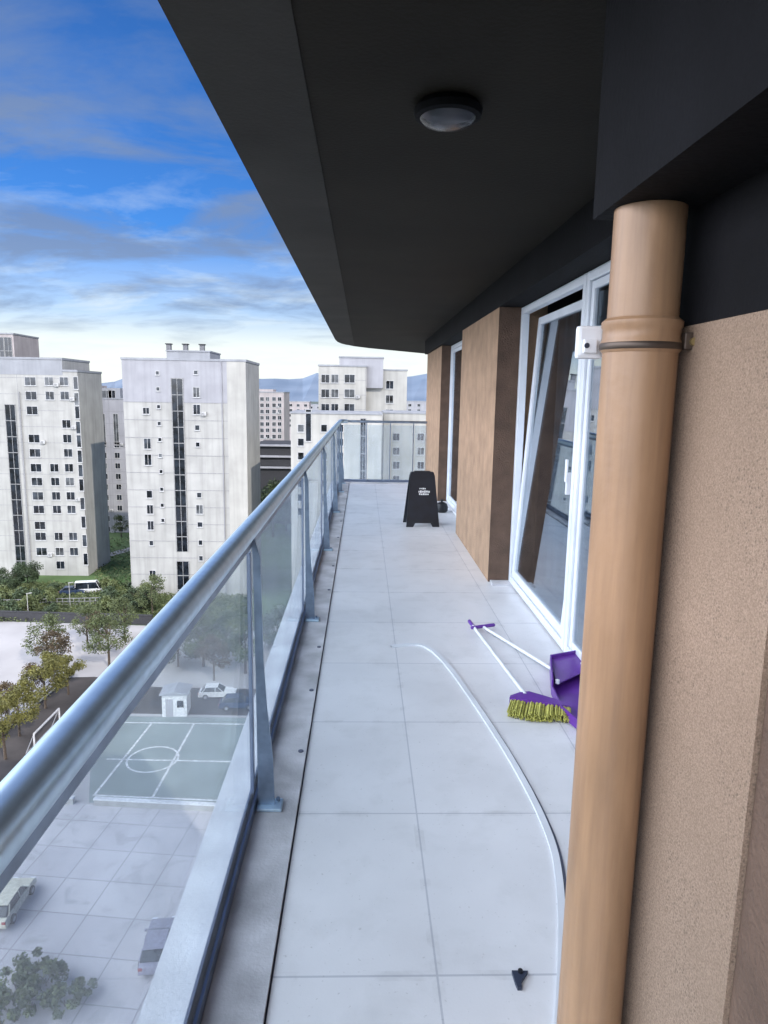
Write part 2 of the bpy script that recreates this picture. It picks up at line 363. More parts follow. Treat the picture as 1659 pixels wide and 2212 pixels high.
# ------------------------------------------------------------------ own building: walls, pillars, windows, upper storeys
ob = thing('apartment_building', 'tan rendered building with tall white framed windows along the balcony', 'building', (1.3, 6, 0))
OL = _v(1.3, 6, 0)
def part(mb, name, m, parent=ob, smooth=False):
    o = mb.build(name, m, None, smooth, loc=OL); o.location = (0, 0, 0); o.parent = parent; return o
nw = part(MB().box(.675, .98, 1.085, 1.62, .0, 2.549), 'corner_wall', 'rough'); nw['label'] = 'pebbled stucco wall beside the drainpipe'
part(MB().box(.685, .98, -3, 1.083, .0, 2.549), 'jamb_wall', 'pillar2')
part(MB().box(.50, .674, .2, 1.60, 1.985, 2.549).box(.6745, 1.29, -3, 1.64, 1.75, 2.547), 'shade_beam', 'shade_beam')  # dark beam added to stand for the shade on the upper wall and pipe
part(MB().box(1.105, 1.5, 5.84, 8.0, .0, 2.549), 'pillar', 'pillar')
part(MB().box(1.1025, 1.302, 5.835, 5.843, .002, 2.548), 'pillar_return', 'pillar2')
part(MB().box(1.15, 1.5, 10.45, 12.8, .0, 2.549), 'pillar', 'pillar')
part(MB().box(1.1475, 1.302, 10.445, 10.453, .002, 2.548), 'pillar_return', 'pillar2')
part(MB().box(1.12, 1.3, 5.70, 5.834, .0, .018), 'sill_stone', 'kerb')
part(MB().box(1.10, 1.45, 1.62, 12.81, 2.315, 2.5485), 'lintel', 'shade_beam')
part(MB().box(.99, 1.5, 1.62, 1.70, 0, 2.549), 'return_wall', 'pillar')
# rooms behind
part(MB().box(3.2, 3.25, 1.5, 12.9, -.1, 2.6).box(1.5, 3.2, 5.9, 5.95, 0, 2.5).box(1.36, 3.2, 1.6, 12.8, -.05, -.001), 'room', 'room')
part(MB().box(1.51, 3.3, 12.72, 12.8, -.2, 2.549), 'end_wall', 'pillar')
part(MB().box(.7, 14, -45, -3.0, GZ, 11).box(3.26, 14, -3, 14, GZ, 11).box(.72, 3.24, -3, 12.7, -34, -.5).box(.72, 3.24, -2.9, 12.7, 2.9, 11), 'wall', 'pillar')
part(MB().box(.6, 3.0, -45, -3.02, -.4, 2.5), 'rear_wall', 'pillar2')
for k in range(1, 5):      # slabs of the balconies of the other storeys, above and below
    part(MB().box(-.5, .7, -3, 13, 2.6+k*2.0, 2.78+k*2.0), 'balcony_slab', 'ledge') if k == 4 else None
for k in range(1, 12):
    part(MB().box(-.5, .72, -3, 12.6, -.45-k*2.9, -.26-k*2.9), 'balcony_slab', 'ledge')
def frame_mb(y0, y1, z0, z1, w, x0=1.28, x1=1.34, mb=None, mx=None, bev=.006):
    mb = mb or MB()
    mb.box(x0, x1, y0, y0+w, z0, z1, bev, mx); mb.box(x0, x1, y1-w, y1, z0, z1, bev, mx)
    mb.box(x0+.002, x1-.002, y0+w, y1-w, z0, z0+w, bev, mx); mb.box(x0+.002, x1-.002, y0+w, y1-w, z1-w, z1, bev, mx); return mb
def window(y0, y1, z1, tilt=None, mull=None, curtain=False):
    f = part(frame_mb(y0, y1, .012, z1, .055), 'window', 'frame')
    if tilt:
        mx = Matrix.Translation((1.30, 0, .09)) @ Matrix.Rotation(R(tilt), 4, 'Y') @ Matrix.Translation((-1.30, 0, -.09))
        s_ = part(frame_mb(y0+.07, y1-.07, .075, z1-.08, .06, 1.29, 1.335, None, mx), 'sash', 'frame', ob); s_.parent = f
        g = MB().box(1.309, 1.315, y0+.13, y1-.13, .135, z1-.14, 0, mx)
    else:
        mb = frame_mb(y0+.06, y1-.06, .07, z1-.06, .045, 1.295, 1.33)
        if mull: mb.box(1.296, 1.329, mull-.03, mull+.03, .12, z1-.11)
        s_ = part(mb, 'sash', 'frame', ob); s_.parent = f
        g = MB().box(1.309, 1.315, y0+.105, y1-.105, .115, z1-.105)
    p = part(g, 'pane', 'wglass', ob); p.parent = f
    h = part(MB().box(1.262, 1.29, y0+.085, y0+.105, 1.0, 1.14, .004).box(1.255, 1.268, y0+.08, y0+.11, 1.08, 1.22, .004), 'handle', 'white', ob); h.parent = f
    return f
window(4.15, 5.83, 2.31, tilt=3.2)
window(1.71, 4.14, 2.31, mull=2.9)
window(8.02, 10.44, 2.31, mull=9.2)
for y0, y1 in ((1.8, 3.3), (4.5, 5.75), (8.3, 10.2)):
    cm = MB(); n = int((y1-y0)*26); prev = None
    for i in range(n+1):
        y = y0+(y1-y0)*i/n; x = 1.62+.035*math.sin(i*1.3)+.012*math.sin(i*2.7)
        a = cm.b.verts.new((x, y, .05)); c = cm.b.verts.new((x, y, 2.3))
        if prev: cm.b.faces.new((prev[0], a, c, prev[1]))
        prev = (a, c)
    part(cm, 'curtain', 'curtain').modifiers.new('t', 'SOLIDIFY').thickness = .006

# ------------------------------------------------------------------ glass railing
rl = thing('glass_railing', 'steel and glass balcony railing with a thick round handrail', 'railing', (-.41, 6, 0))
OR = _v(-.41, 6, 0)
def rpart(mb, name, m, parent=rl, smooth=False):
    o = mb.build(name, m, None, smooth, loc=OR); o.location = (0, 0, 0); o.parent = parent; return o
HZ = 1.105
rpart(MB().path([(-.41, -2.5, HZ), (-.41, 3, HZ), (-.41, 8, HZ), (-.41, 12.35, HZ), (-.395, 12.46, HZ), (-.36, 12.53, HZ), (-.28, 12.56, HZ)], .034, 20), 'handrail', 'steel', smooth=True)
rpart(MB().path([(-.28, 12.56, HZ), (1.15, 12.56, HZ)], .022, 14), 'handrail', 'steeld', smooth=True)
rpart(MB().box(-.424, -.396, -2.5, 12.4, HZ-.060, HZ-.034, .003), 'glazing_rail', 'steeld')
chn = rpart(MB().box(-.422, -.414, -2.5, 12.55, .006, .075).box(-.404, -.396, -2.5, 12.55, .006, .055).box(-.39, 1.15, 12.575, 12.583, .01, .06), 'base_channel', 'alu')
PY = [.15, 2.47, 4.72, 6.95, 9.25, 11.2, 12.3]
for i, y in enumerate(PY):
    p = rpart(MB().extr([(-.388, y, .02), (-.325, y, .02), (-.330, y, .22), (-.350, y, .42), (-.362, y, .62), (-.368, y, HZ-.10), (-.39, y, HZ-.02), (-.405, y, HZ-.02), (-.394, y, HZ-.10), (-.390, y, .5)], _v(0, .012, 0)), 'post', 'steeld')
    b = rpart(MB().box(-.392, -.295, y-.030, y+.045, .0125, .026, .005), 'base_plate', 'steel'); b.parent = p
    for q in (-.37, -.315):
        b2 = rpart(MB().tube((q, y+.03, .02), (q, y+.03, .038), .008, seg=6), 'bolt', 'steeld'); b2.parent = p
for a, b in zip([-2.5]+PY, PY+[None]):
    if b is None: continue
    rpart(MB().box(-.414, -.404, a+.02, b-.008, .03, HZ-.045), 'glass_panel', 'glass')
    rpart(MB().box(-.4155, -.4025, b-.0085, b+.0195, .078, HZ-.08), 'edge_strip', 'alu')
FXP = [meet(u, 940, 1, 12.56).x for u in (792, 843, 893, 924)]
for x in FXP:
    p = rpart(MB().box(x-.010, x+.010, 12.54, 12.575, .0125, HZ-.02), 'post', 'steeld')
for a, b in zip([-.36]+FXP, FXP):
    rpart(MB().box(a+.02, b-.015, 12.568, 12.576, .05, HZ-.06), 'glass_panel', 'glass')
for y in (1.35, 2.9, 3.55, 4.2, 5.5, 6.3, 7.6, 8.6): rpart(MB().tube((-.262, y, .011), (-.262, y, .017), .012, seg=10), 'floor_bolt', 'seam')

# ------------------------------------------------------------------ drainpipe
dp = thing('drainpipe', 'thick tan painted drainpipe with a dark clamp by the stucco corner', 'drainpipe', (.588, 1.50, 0))
MB().tube((0, 0, 0), (0, 0, 1.705), .077, seg=40).build('lower_pipe', 'pipe', dp, True)
MB().tube((0, 0, 1.712), (0, 0, 1.984), .072, seg=40).build('upper_pipe', 'pipe', dp, True)
MB().lathe([(.0775, 1.694), (.0825, 1.70), (.0825, 1.716), (.079, 1.722), (.079, 1.742), (.0825, 1.748), (.0825, 1.758), (.0745, 1.765), (.072, 1.70)], seg=40).build('socket', 'pipe', dp, True)
c_ = MB().lathe([(.0835, 1.700), (.0850, 1.702), (.0850, 1.712), (.0835, 1.714)], seg=40).build('clamp', 'clamp', dp, True)
MB().box(.07, .105, -.055, -.035, 1.700, 1.735, .003).build('lug', 'clamp', c_)
MB().tube((.088, -.063, 1.716), (.088, -.028, 1.716), .009, seg=8).tube((.088, -.03, 1.716), (.16, .0, 1.716), .005, seg=8).build('bolt', 'brass', c_)
br = thing('junction_box', 'small white plastic box with a dark hole fixed behind the drainpipe', 'junction box', (.505, 1.585, 1.715))
MB().box(-.030, .03, -.012, .012, -.03, .042, .008).box(-.018, .012, -.022, -.010, -.018, .012, .003).build('housing', 'white', br)
MB().tube((-.012, -.024, -.002), (-.012, -.021, -.002), .006, seg=10).build('port', 'dark', br)
MB().box(.0, .165, .012, .03, -.012, .012).build('bracket', 'white', br)

# ------------------------------------------------------------------ things on the balcony floor
sg = thing('a_frame_sign', 'black folding A frame sign board with white print standing far down the balcony', 'sign board', (.735, 8.5, 0), R(4))
def sign_board(s):
    w0, w1, h, run = .205, .150, .66, .15
    y0, y1 = -s*run, -s*.015
    def q(x, t): return (x, y0+(y1-y0)*t, h*t)
    pts = [q(-w0, 0), q(-w0+.085, 0), q(-w0+.11, .07), q(w0-.11, .07), q(w0-.085, 0), q(w0, 0), q(w1+.004, .93), q(w1-.012, 1), q(-w1+.012, 1), q(-w1-.004, .93)]
    return MB().extr(pts, _v(0, -.016*s, 0))
pn = sign_board(1).build('front_panel', 'signblk', sg); sign_board(-1).build('rear_panel', 'signblk', sg)
MB().box(-.10, .10, -.03, .03, .655, .672, .006).build('hinge', 'black', sg)
mk = MB(); rnd = random.Random(4)
for row, (zc, hw, hh) in enumerate(((.462, .040, .010), (.425, .062, .016), (.395, .055, .012))):
    x = -hw
    while x < hw:
        w = rnd.uniform(.010, .022); t = zc/.66; y = -.15+(.135)*t-.0175
        mk.box(x+.01*(row != 0), x+w+.01*(row != 0), y-.003, y+.002, zc-hh*rnd.uniform(.6, 1), zc+hh*rnd.uniform(.5, 1))
        x += w+.006
mk.build('print', 'mark', pn)
bg_ = thing('door_weight', 'small black round rubber weight with a knob by the far white window frame', 'door weight', (1.10, 9.45, 0))
MB().lathe([(.06, 0), (.085, .02), (.09, .07), (.07, .12), (.03, .14)], seg=20).build('body', 'black', bg_, True)
MB().lathe([(.012, .14), (.012, .155), (.022, .16), (.022, .175), (.005, .18)], seg=12).build('knob', 'black', bg_, True)
tag(MB().path([meet(u, v, 2, .012) for u, v in ((958, 1096), (968, 1100), (978, 1104), (986, 1112), (988, 1122))], .014, 8).build('drain_hose', 'white'), 'short white hose lying beside the small black weight', 'hose')

def fp(u, v, z=0): return meet(u, v, 2, z)
# broom lying down
A, B = fp(1014, 1342, .03), fp(1128, 1492, .05)
bro = thing('broom', 'broom with purple head and lime bristles lying in front of the drainpipe', 'broom', fp(1175, 1535))
def bpart(mb, name, m, root, smooth=False, parent=None):
    o = mb.build(name, m, None, smooth, loc=root.location); o.location = (0, 0, 0); o.parent = parent or root; return o
d = (B-A).normalized()
bpart(MB().tube(A+d*.10, B+d*.05, .0105, seg=12), 'handle', 'handle', bro, True)
bpart(MB().tube(A, A+d*.11, .0125, .0135, seg=12).ball(A, .0125), 'grip', 'purple', bro, True)
# head: wedge block, bristles fanned toward the viewer
H0, H1 = fp(1103, 1512, .045), fp(1232, 1536, .03)
ax = (H1-H0); ax.z = 0; ln = ax.length; ax.normalize(); ay = _v(ax.y, -ax.x, 0)
if ay.y > 0: ay = -ay
def hp(s_, t_, z): p = H0+ax*(s_*ln)+ay*t_; return (p.x, p.y, z)
bpart(MB().extr([hp(-.02, 0, .012), hp(1.0, 0, .012), hp(1.0, -.03, .012), hp(.55, -.085, .012), hp(.28, -.115, .012), hp(.12, -.085, .012), hp(-.02, -.03, .012)], _v(0, 0, .045)), 'head', 'purple', bro)
bbm = MB(); rnd = random.Random(2)
for i in range(300):
    s_ = rnd.random(); z = rnd.uniform(.012, .052); sp_ = (s_-.5)*.10
    l_ = .105+.02*math.sin(s_*5)+rnd.uniform(-.008, .008)
    a = _v(*hp(s_, -.004, z)); b = _v(*hp(s_+sp_*.35, l_, max(.006, z-.010+rnd.uniform(-.006, .006))))
    bbm.tube(a, b, .0036, .0028, seg=4)
bpart(bbm, 'bristles', 'bristle', bro)
# dustpan with long handle
dpn = thing('dustpan', 'purple dustpan with a long white handle lying beside the broom', 'dustpan', fp(1225, 1500))
A2, B2 = fp(1040, 1352, .03), fp(1192, 1445, .045); d2 = (B2-A2).normalized()
bpart(MB().tube(A2+d2*.03, B2+d2*.04, .0105, seg=12), 'handle', 'handle', dpn, True)
G0, G1 = fp(1020, 1356, .035), fp(1066, 1350, .035); gd = (G1-G0).normalized()
bpart(MB().tube(G0, G1, .012, seg=12).ball(G0, .012).ball(G1, .012), 'grip', 'purple', dpn, True)
P = [fp(u, v, .008) for u, v in ((1188, 1444), (1192, 1500), (1212, 1545), (1262, 1588), (1300, 1560), (1300, 1450), (1262, 1430))]
pm = MB(); pm.prism([(p.x, p.y) for p in P][::-1], .004, .012)
for i in (0, 1, 2, 4, 5, 6):     # low upright rim on all sides but the mouth
    a, b = P[i], P[(i+1) % len(P)]; n = (b-a).normalized(); s2 = _v(-n.y, n.x, 0)*.004
    hgt = .085 if i in (0, 6, 5) else .05
    pm.extr([(a-s2).to_tuple(), (b-s2).to_tuple(), (b+s2).to_tuple(), (a+s2).to_tuple()], _v(0, 0, hgt))
bpart(pm, 'pan', 'purple', dpn)
bpart(MB().extr([(P[0]+_v(.0, 0, .06)).to_tuple(), (P[6]+_v(0, 0, .06)).to_tuple(), (P[5]+_v(0, 0, .05)).to_tuple(), (P[1]+_v(.03, .02, .045)).to_tuple()], _v(0, 0, .006)), 'hood', 'purple', dpn)
q = fp(1204, 1476, .06)
bpart(MB().tube(q, q+_v(0, 0, .02), .012, seg=12), 'socket', 'white', dpn)
# door stop by the edging
ds = thing('door_stopper', 'small dark wedge lying on the tiles near the floor edging', 'wedge', fp(1122, 2120))
a, b, c, e = fp(1105, 2103), fp(1140, 2104), fp(1127, 2140), fp(1118, 2140)
bpart(MB().extr([a.to_tuple(), b.to_tuple(), (c+_v(0.003, .02, 0)).to_tuple(), c.to_tuple(), e.to_tuple(), (e+_v(-.003, .02, 0)).to_tuple()], _v(0, 0, .011)), 'wedge', 'dark', ds)
bpart(MB().tube((a+b)/2+_v(0, -.006, .011), (a+b)/2+_v(0, -.006, .018), .007, seg=10), 'stud', 'black', ds)

# ------------------------------------------------------------------ ground
def sheet(name, pts, lvl, m):
    return struct(MB().prism([(p[0], p[1]) for p in pts][::-1], GZ-.3+lvl*.004-.004, GZ+lvl*.004).build(name, m))
g = MB(); n = 48
ring = [[g.b.verts.new((r*math.cos(2*math.pi*k/n), r*math.sin(2*math.pi*k/n), GZ)) for k in range(n)] for r in (30, 220, 900, 3000, 9000)]
for a, b in zip(ring, ring[1:]):
    for k in range(n): g.b.faces.new((a[k], a[(k+1) % n], b[(k+1) % n], b[k]))
g.b.faces.new(ring[0])
gr = g.build('ground', 'far'); struct(gr)
G = lambda *l: [gp(u, v) for u, v in l]
sheet('grass_ground', [(-160, 100), (-160, 260), (60, 260), (60, 100)], 1, 'grass')
sheet('plaza', [(-140, 25), (-140, gp(0, 1342).y), (gp(0, 1342).x, gp(0, 1342).y), (gp(330, 1352).x, gp(330, 1352).y), (30, gp(560, 1352).y), (30, 25)], 2, 'plaza')
sheet('asphalt_road', [gp(-320, 1860)]+G((0, 1588), (132, 1464), (205, 1462), (330, 1484), (620, 1490), (640, 1548), (205, 1540), (110, 1745), (-260, 2100)), 3, 'asphalt')
sheet('sports_court', G((200, 1546), (640, 1552), (600, 1748), (192, 1734)), 4, 'court')
sheet('forecourt', G((-200, 1750), (150, 1733), (192, 1738), (640, 1752), (700, 2600), (-300, 2600)), 4, 'plaza2')
sheet('footpath', G((-40, 1256), (110, 1240), (280, 1190), (420, 1165), (420, 1158), (280, 1182), (108, 1231), (-40, 1246)), 5, 'path')
def line_on(name, a, b, w, lvl=5, m='line'):
    d = (b-a); d.z = 0; d.normalize(); n_ = _v(-d.y, d.x, 0)*w/2
    return [(a+n_), (b+n_), (b-n_), (a-n_)]
lm = MB()
for a, b, w in (((330, 1560), (205, 1716), .22), ((420, 1562), (330, 1722), .22), ((230, 1640), (520, 1646), .22), ((215, 1560), (540, 1565), .22), ((200, 1718), (480, 1730), .22)):
    pts = line_on('', gp(*a), gp(*b), w); lm.prism([(p.x, p.y) for p in pts], GZ+.018, GZ+.024)
c0 = gp(330, 1640)
for k in range(20):
    a0, a1 = 2*math.pi*k/20, 2*math.pi*(k+1)/20
    lm.prism([(c0.x+r*math.cos(t), c0.y+r*math.sin(t)) for r, t in ((2.35, a0), (2.55, a0), (2.55, a1), (2.35, a1))], GZ+.018, GZ+.0235)
struct(lm.build('court_markings', 'line'))
km = MB()
for a, b, w in (((0, 1586), (160, 1456), .25), ((-60, 1500), (-60, 1501), .2)):
    pts = line_on('', gp(*a), gp(*b), w); km.prism([(p.x, p.y) for p in pts], GZ, GZ+.13)
for k in range(8):
    a = gp(20+k*12, 1700-k*22); b = gp(32+k*12, 1688-k*20)
struct(km.build('road_kerb', 'path'))
# far hills
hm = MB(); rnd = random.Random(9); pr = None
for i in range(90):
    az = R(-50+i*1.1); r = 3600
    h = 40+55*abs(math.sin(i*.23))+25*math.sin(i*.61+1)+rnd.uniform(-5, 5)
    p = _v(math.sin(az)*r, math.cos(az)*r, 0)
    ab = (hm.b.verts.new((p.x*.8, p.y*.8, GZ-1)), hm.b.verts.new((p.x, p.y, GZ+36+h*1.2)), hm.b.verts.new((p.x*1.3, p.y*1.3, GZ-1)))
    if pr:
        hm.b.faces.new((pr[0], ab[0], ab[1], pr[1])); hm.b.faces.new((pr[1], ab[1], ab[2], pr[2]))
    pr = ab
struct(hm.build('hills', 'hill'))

# ------------------------------------------------------------------ far buildings
def ZX(zx, zy): return zx*.36378, 658.3+zy*.36378          # first study crop -> photo coordinates
def EX(zx, zy): return 493.7+zx*.3307, 685.7+zy*.3307      # second study crop
WR = random.Random(71)
class Bld:
    def __init__(s, label, y, x0, x1, ztop, depth, m, name='apartment_tower', base=GZ):
        s.y = y; s.o = _v((x0+x1)/2, y, base); s.t = thing(name, label, 'building', s.o, 0, 'apartment towers across the square')
        s.m = m; s.block(x0, x1, y, y+depth, base, ztop, 'wall', m); s.x0, s.x1, s.ztop, s.depth, s.base = x0, x1, ztop, depth, base
    def add(s, mb, name, m, parent=None):
        o = mb.build(name, m, None, loc=s.o); o.location = (0, 0, 0); o.parent = parent or s.t; return o
    def block(s, x0, x1, y0, y1, z0, z1, name, m): return s.add(MB().box(x0, x1, y0, y1, z0, z1), name, m)
    def parapet(s, x0, x1, y0, y1, z, h=.35, o=.12):
        s.add(MB().box(x0-o, x1+o, y0-o, y1+o, z-.02, z+h), 'parapet', 'bgrey')
    def win(s, x, z, w=1.0, h=1.1, dark=True):
        f = .09; y = s.y
        mb = MB().box(x-w/2-f, x+w/2+f, y-.05, y+.02, z-h/2-f, z-h/2).box(x-w/2-f, x+w/2+f, y-.05, y+.02, z+h/2, z+h/2+f)
        mb.box(x-w/2-f, x-w/2, y-.05, y+.02, z-h/2, z+h/2).box(x+w/2, x+w/2+f, y-.05, y+.02, z-h/2, z+h/2)
        if w > .9: mb.box(x-.03, x+.03, y-.04, y+.02, z-h/2, z+h/2)
        mb.box(x-w/2-.16, x+w/2+.16, y-.14, y+.02, z-h/2-f-.07, z-h/2-f-.002)
        fo = s.add(mb, 'window', 'wf'); p = s.add(MB().box(x-w/2, x+w/2, y-.018, y+.01, z-h/2, z+h/2), 'pane', WR.choice(('wp', 'wp', 'wp', 'wp3', 'wp3', 'wp2'))); p.parent = fo
        if w > 1.05 and w < 2 and WR.random() < .13:
            a = s.add(MB().box(x+w/2+.3, x+w/2+1.1, y-.38, y-.02, z-h/2-.2, z-h/2+.4, .03), 'air_conditioner', 'wf'); s.add(MB().tube((x+w/2+.6, y-.40, z-h/2+.1), (x+w/2+.6, y-.37, z-h/2+.1), .22, seg=12), 'fan_grille', 'sill').parent = a
    def pwin(s, u, v, w=1., h=1.1): p = meet(u, v, 1, s.y); s.win(p.x, p.z, w, h)
    def strip(s, x0, x1, z0, z1, fl, name='stair_window'):
        y = s.y; mb = MB(); z = z1; k = 0
        mb.box(x0-.12, x0, y-.10, y+.02, z0, z1).box(x1, x1+.12, y-.10, y+.02, z0, z1)
        while z > z0:
            mb.box(x0, x1, y-.09, y+.02, z-.12, z); z -= fl
        mb.box((x0+x1)/2-.04, (x0+x1)/2+.04, y-.06, y+.02, z0, z1)
        fo = s.add(mb, name, 'sill'); p = s.add(MB().box(x0, x1, y-.03, y+.01, z0, z1), 'pane', 'wp'); p.parent = fo
    def joints(s, xs, zs, x0=None, x1=None):
        mb = MB(); x0 = s.x0+.05 if x0 is None else x0; x1 = s.x1-.05 if x1 is None else x1
        for z in zs: mb.box(x0, x1, s.y-.012, s.y+.01, z-.04, z+.04)
        for x in xs: mb.box(x-.04, x+.04, s.y-.0135, s.y+.01, s.base, s.ztop-.4)
        s.add(mb, 'wall_joint', 'joint')
def XZ(u, v, y): p = meet(u, v, 1, y); return p.x, p.z

# --- C : the main pale tower
yC = gp(285, 1287).y
xl, zt = XZ(262, 776, yC); xr, _ = XZ(531, 800, yC)
_, zt = XZ(300, 777, yC)
C = Bld('broad pale apartment tower with one dark stairwell strip, nearest the railing', yC, xl, xr, zt, 15, 'bw1')
a, z1 = XZ(358, 760, yC); b, _ = XZ(452, 760, yC)
_, z1 = XZ(400, 759, yC)
C.block(a, b, yC+.4, yC+9, zt, z1, 'lift_house', 'bgrey'); C.parapet(a, b, yC+.4, yC+9, z1, .2)
for u in (365, 401, 437):
    x, z = XZ(u, 750, yC+2)
    vt = C.add(MB().box(x-.38, x+.38, yC+1.6, yC+2.4, z1+.15, z1+1.2, .04), 'roof_vent', 'wfd')
    C.add(MB().box(x-.52, x+.52, yC+1.45, yC+2.55, z1+1.2, z1+1.36, .03), 'vent_cap', 'woodd', vt)
C.parapet(xl, xr, yC, yC+15, zt)
_, zb = XZ(300, 868, yC)
C.add(MB().box(xl+.01, xr-.01, yC-.03, yC+.01, zb, zt-.05), 'upper_band', 'bw2')
xm, _ = XZ(492, 900, yC)
C.add(MB().box(xm, xr-.02, yC-.06, yC+.01, GZ, zt-.06), 'end_bay', 'bw3')
FL = 2.8
C.y = yC-.03
sx0, sz1 = XZ(*ZX(1018, 435), yC); sx1, sz0 = XZ(*ZX(1084, 1465), yC)
sx1 = XZ(*ZX(1082, 435), yC)[0]
C.strip(sx0, sx1, sz0, sz1, (sz1-sz0)/11)
dx0 = sx0; _, dz1 = XZ(*ZX(1060, 1520), yC)
C.strip(sx0-.1, sx1+.1, GZ, dz1, 2.6, 'entrance_window')
for zx, zy, w, h in ((868, 630, 1., 1.0), (874, 825, 1.1, 1.7), (876, 920, 1.1, 1.8), (888, 1125, .9, 1.2), (892, 1215, 1.0, 1.5), (896, 1310, 1.0, 1.5), (900, 1415, .6, .8), (905, 1600, 1., 1.3), (908, 1690, 1., 1.3)):
    u, v = ZX(zx, zy); x, z = XZ(u, v, yC); C.win(XZ(*ZX(868, 630), yC)[0], z, w, h)
for zy in (405, 500, 605, 705, 800, 895, 990, 1095, 1190, 1280): C.win(XZ(*ZX(935, 405), yC)[0], XZ(*ZX(940, zy), yC)[1], .5, .55)
for zy, w, h in ((402, .6, .6), (520, 1., 1.6), (622, 1.1, 1.6), (730, .7, .8), (830, .6, .7), (1130, .7, .8), (1215, 1.1, 1.5), (1305, .8, .8), (1412, .6, .8), (1505, .6, .8)):
    C.win(XZ(*ZX(1166, 520), yC)[0], XZ(*ZX(1175, zy), yC)[1], w, h)
xj = [XZ(*ZX(a_, 600), yC)[0] for a_ in (1320,)]
C.joints(xj, [zb]+[zb-3.0*k for k in range(1, 11)])
# thin shadow gaps and downpipes
C.add(MB().tube((xj[0], yC-.15, GZ), (xj[0], yC-.15, zt), .07, seg=6), 'downpipe', 'bw2')

# --- L1 : left tower
yL = gp(100, 1243).y
xr1, _ = XZ(172, 900, yL); xl1 = XZ(-90, 900, yL)[0]; zt1 = XZ(80, 776, yL)[1]
Lb = Bld('pale apartment tower with a dark stair strip at the left edge of the view', yL, xl1, XZ(135, 800, yL)[0], zt1, 13, 'bw1')
x13 = XZ(135, 800, yL)[0]; ztb = XZ(160, 803, yL)[1]
Lb.block(x13, xr1, yL+.003, yL+12, GZ, ztb, 'side_wing', 'bw1'); Lb.parapet(x13, xr1, yL, yL+12, ztb); Lb.parapet(xl1, x13, yL, yL+13, zt1)
_, z9 = XZ(80, 812, yL); Lb.add(MB().box(xl1, x13-.02, yL-.03, yL+.01, z9+.2, zt1-.05), 'upper_band', 'bgrey')
Lb.y = yL-.003
for zy, cols in ((455, 'abc'), (540, 'abc'), (628, 'a'), (708, 'c'), (795, 'ac'), (880, 'ac'), (968, 'abc'), (1050, 'abc'), (1135, 'abc'), (1215, 'abc'), (1310, 'a'), (1375, 'abc'), (1465, 'abc'), (1545, 'b')):
    for c in cols:
        x = {'a': XZ(*ZX(180, 455), yL)[0], 'b': XZ(*ZX(291, 455), yL)[0], 'c': XZ(*ZX(385, 540), yL)[0]}[c]
        Lb.win(x, XZ(*ZX({'a': 220, 'b': 320, 'c': 410}[c], zy), yL)[1], 1.95 if c == 'a' else 1.5, 1.45)
Lb.strip(XZ(*ZX(30, 600), yL)[0], XZ(*ZX(88, 600), yL)[0], XZ(*ZX(120, 1600), yL)[1], XZ(*ZX(50, 590), yL)[1], 3.0)
sa, sb = XZ(*ZX(438, 470), yL)[0], XZ(*ZX(462, 470), yL)[0]
for zy in (465, 560, 640, 730, 810, 900, 985, 1070, 1180, 1290, 1400, 1510): 
    Lb.win((sa+sb)/2, XZ(*ZX(470, zy), yL)[1], sb-sa, 2.2)
Lb.joints([XZ(*ZX(118, 700), yL)[0]], [zt1-3.4-3*k for k in range(12)], xl1, x13-.05)
Lb.add(MB().tube((XZ(*ZX(128, 700), yL)[0], yL-.2, GZ), (XZ(*ZX(128, 700), yL)[0], yL-.2, zt1-6), .09, seg=6), 'downpipe', 'joint')
# --- L0 : taller slab behind it
y0_ = yL+26
T0 = Bld('tall tower with a dark glazed top rising at the far left edge', y0_, XZ(-120, 760, y0_)[0], XZ(31, 760, y0_)[0], XZ(15, 722, y0_)[1], 12, 'bw4')
T0.strip(XZ(-8, 760, y0_)[0], XZ(9, 760, y0_)[0], XZ(5, 850, y0_)[1], XZ(5, 728, y0_)[1], 2.9, 'glazed_bay')
T0.strip(XZ(12, 760, y0_)[0], XZ(26, 760, y0_)[0], XZ(5, 850, y0_)[1], XZ(5, 728, y0_)[1], 2.9, 'glazed_bay')
T0.parapet(T0.x0, T0.x1, y0_, y0_+12, T0.ztop, .3)
# --- B : between
yB = gp(240, 1150).y
Bt = Bld('slim grey tower standing between the two larger pale towers', yB, XZ(196, 900, yB)[0], XZ(300, 900, yB)[0], XZ(235, 862, yB)[1], 12, 'bw2')
Bt.block(XZ(200, 850, yB)[0], XZ(258, 850, yB)[0], yB+.5, yB+9, Bt.ztop, XZ(235, 838, yB)[1], 'roof_house', 'bgrey')
Bt.block(XZ(188, 900, yB)[0], Bt.x0, yB+1, yB+12, GZ, XZ(235, 833, yB)[1], 'side_wing', 'bw4')
Bt.y = yB-.003
Bt.parapet(Bt.x0, Bt.x1, yB, yB+12, Bt.ztop, .3)
yy = Bt.y; Bt.y = yB+.5
Bt.win(*XZ(228, 852, yB), 2.6, 1.9); Bt.win(*XZ(240, 852, yB), 1.6, 1.9); Bt.y = yy
for zx in (612, 690): Bt.win(*XZ(*ZX(zx, 740), yB), 1.1, 7.6)
for k in range(9):
    zy = 832+k*62.5
    for zx in (615, 693): Bt.win(XZ(*ZX(zx+4, 900), yB)[0], XZ(*ZX(zx+15, zy), yB)[1], 1.15, 1.3)
Bt.joints([XZ(*ZX(660, 900), yB)[0]], [Bt.ztop-3-3*k for k in range(12)])
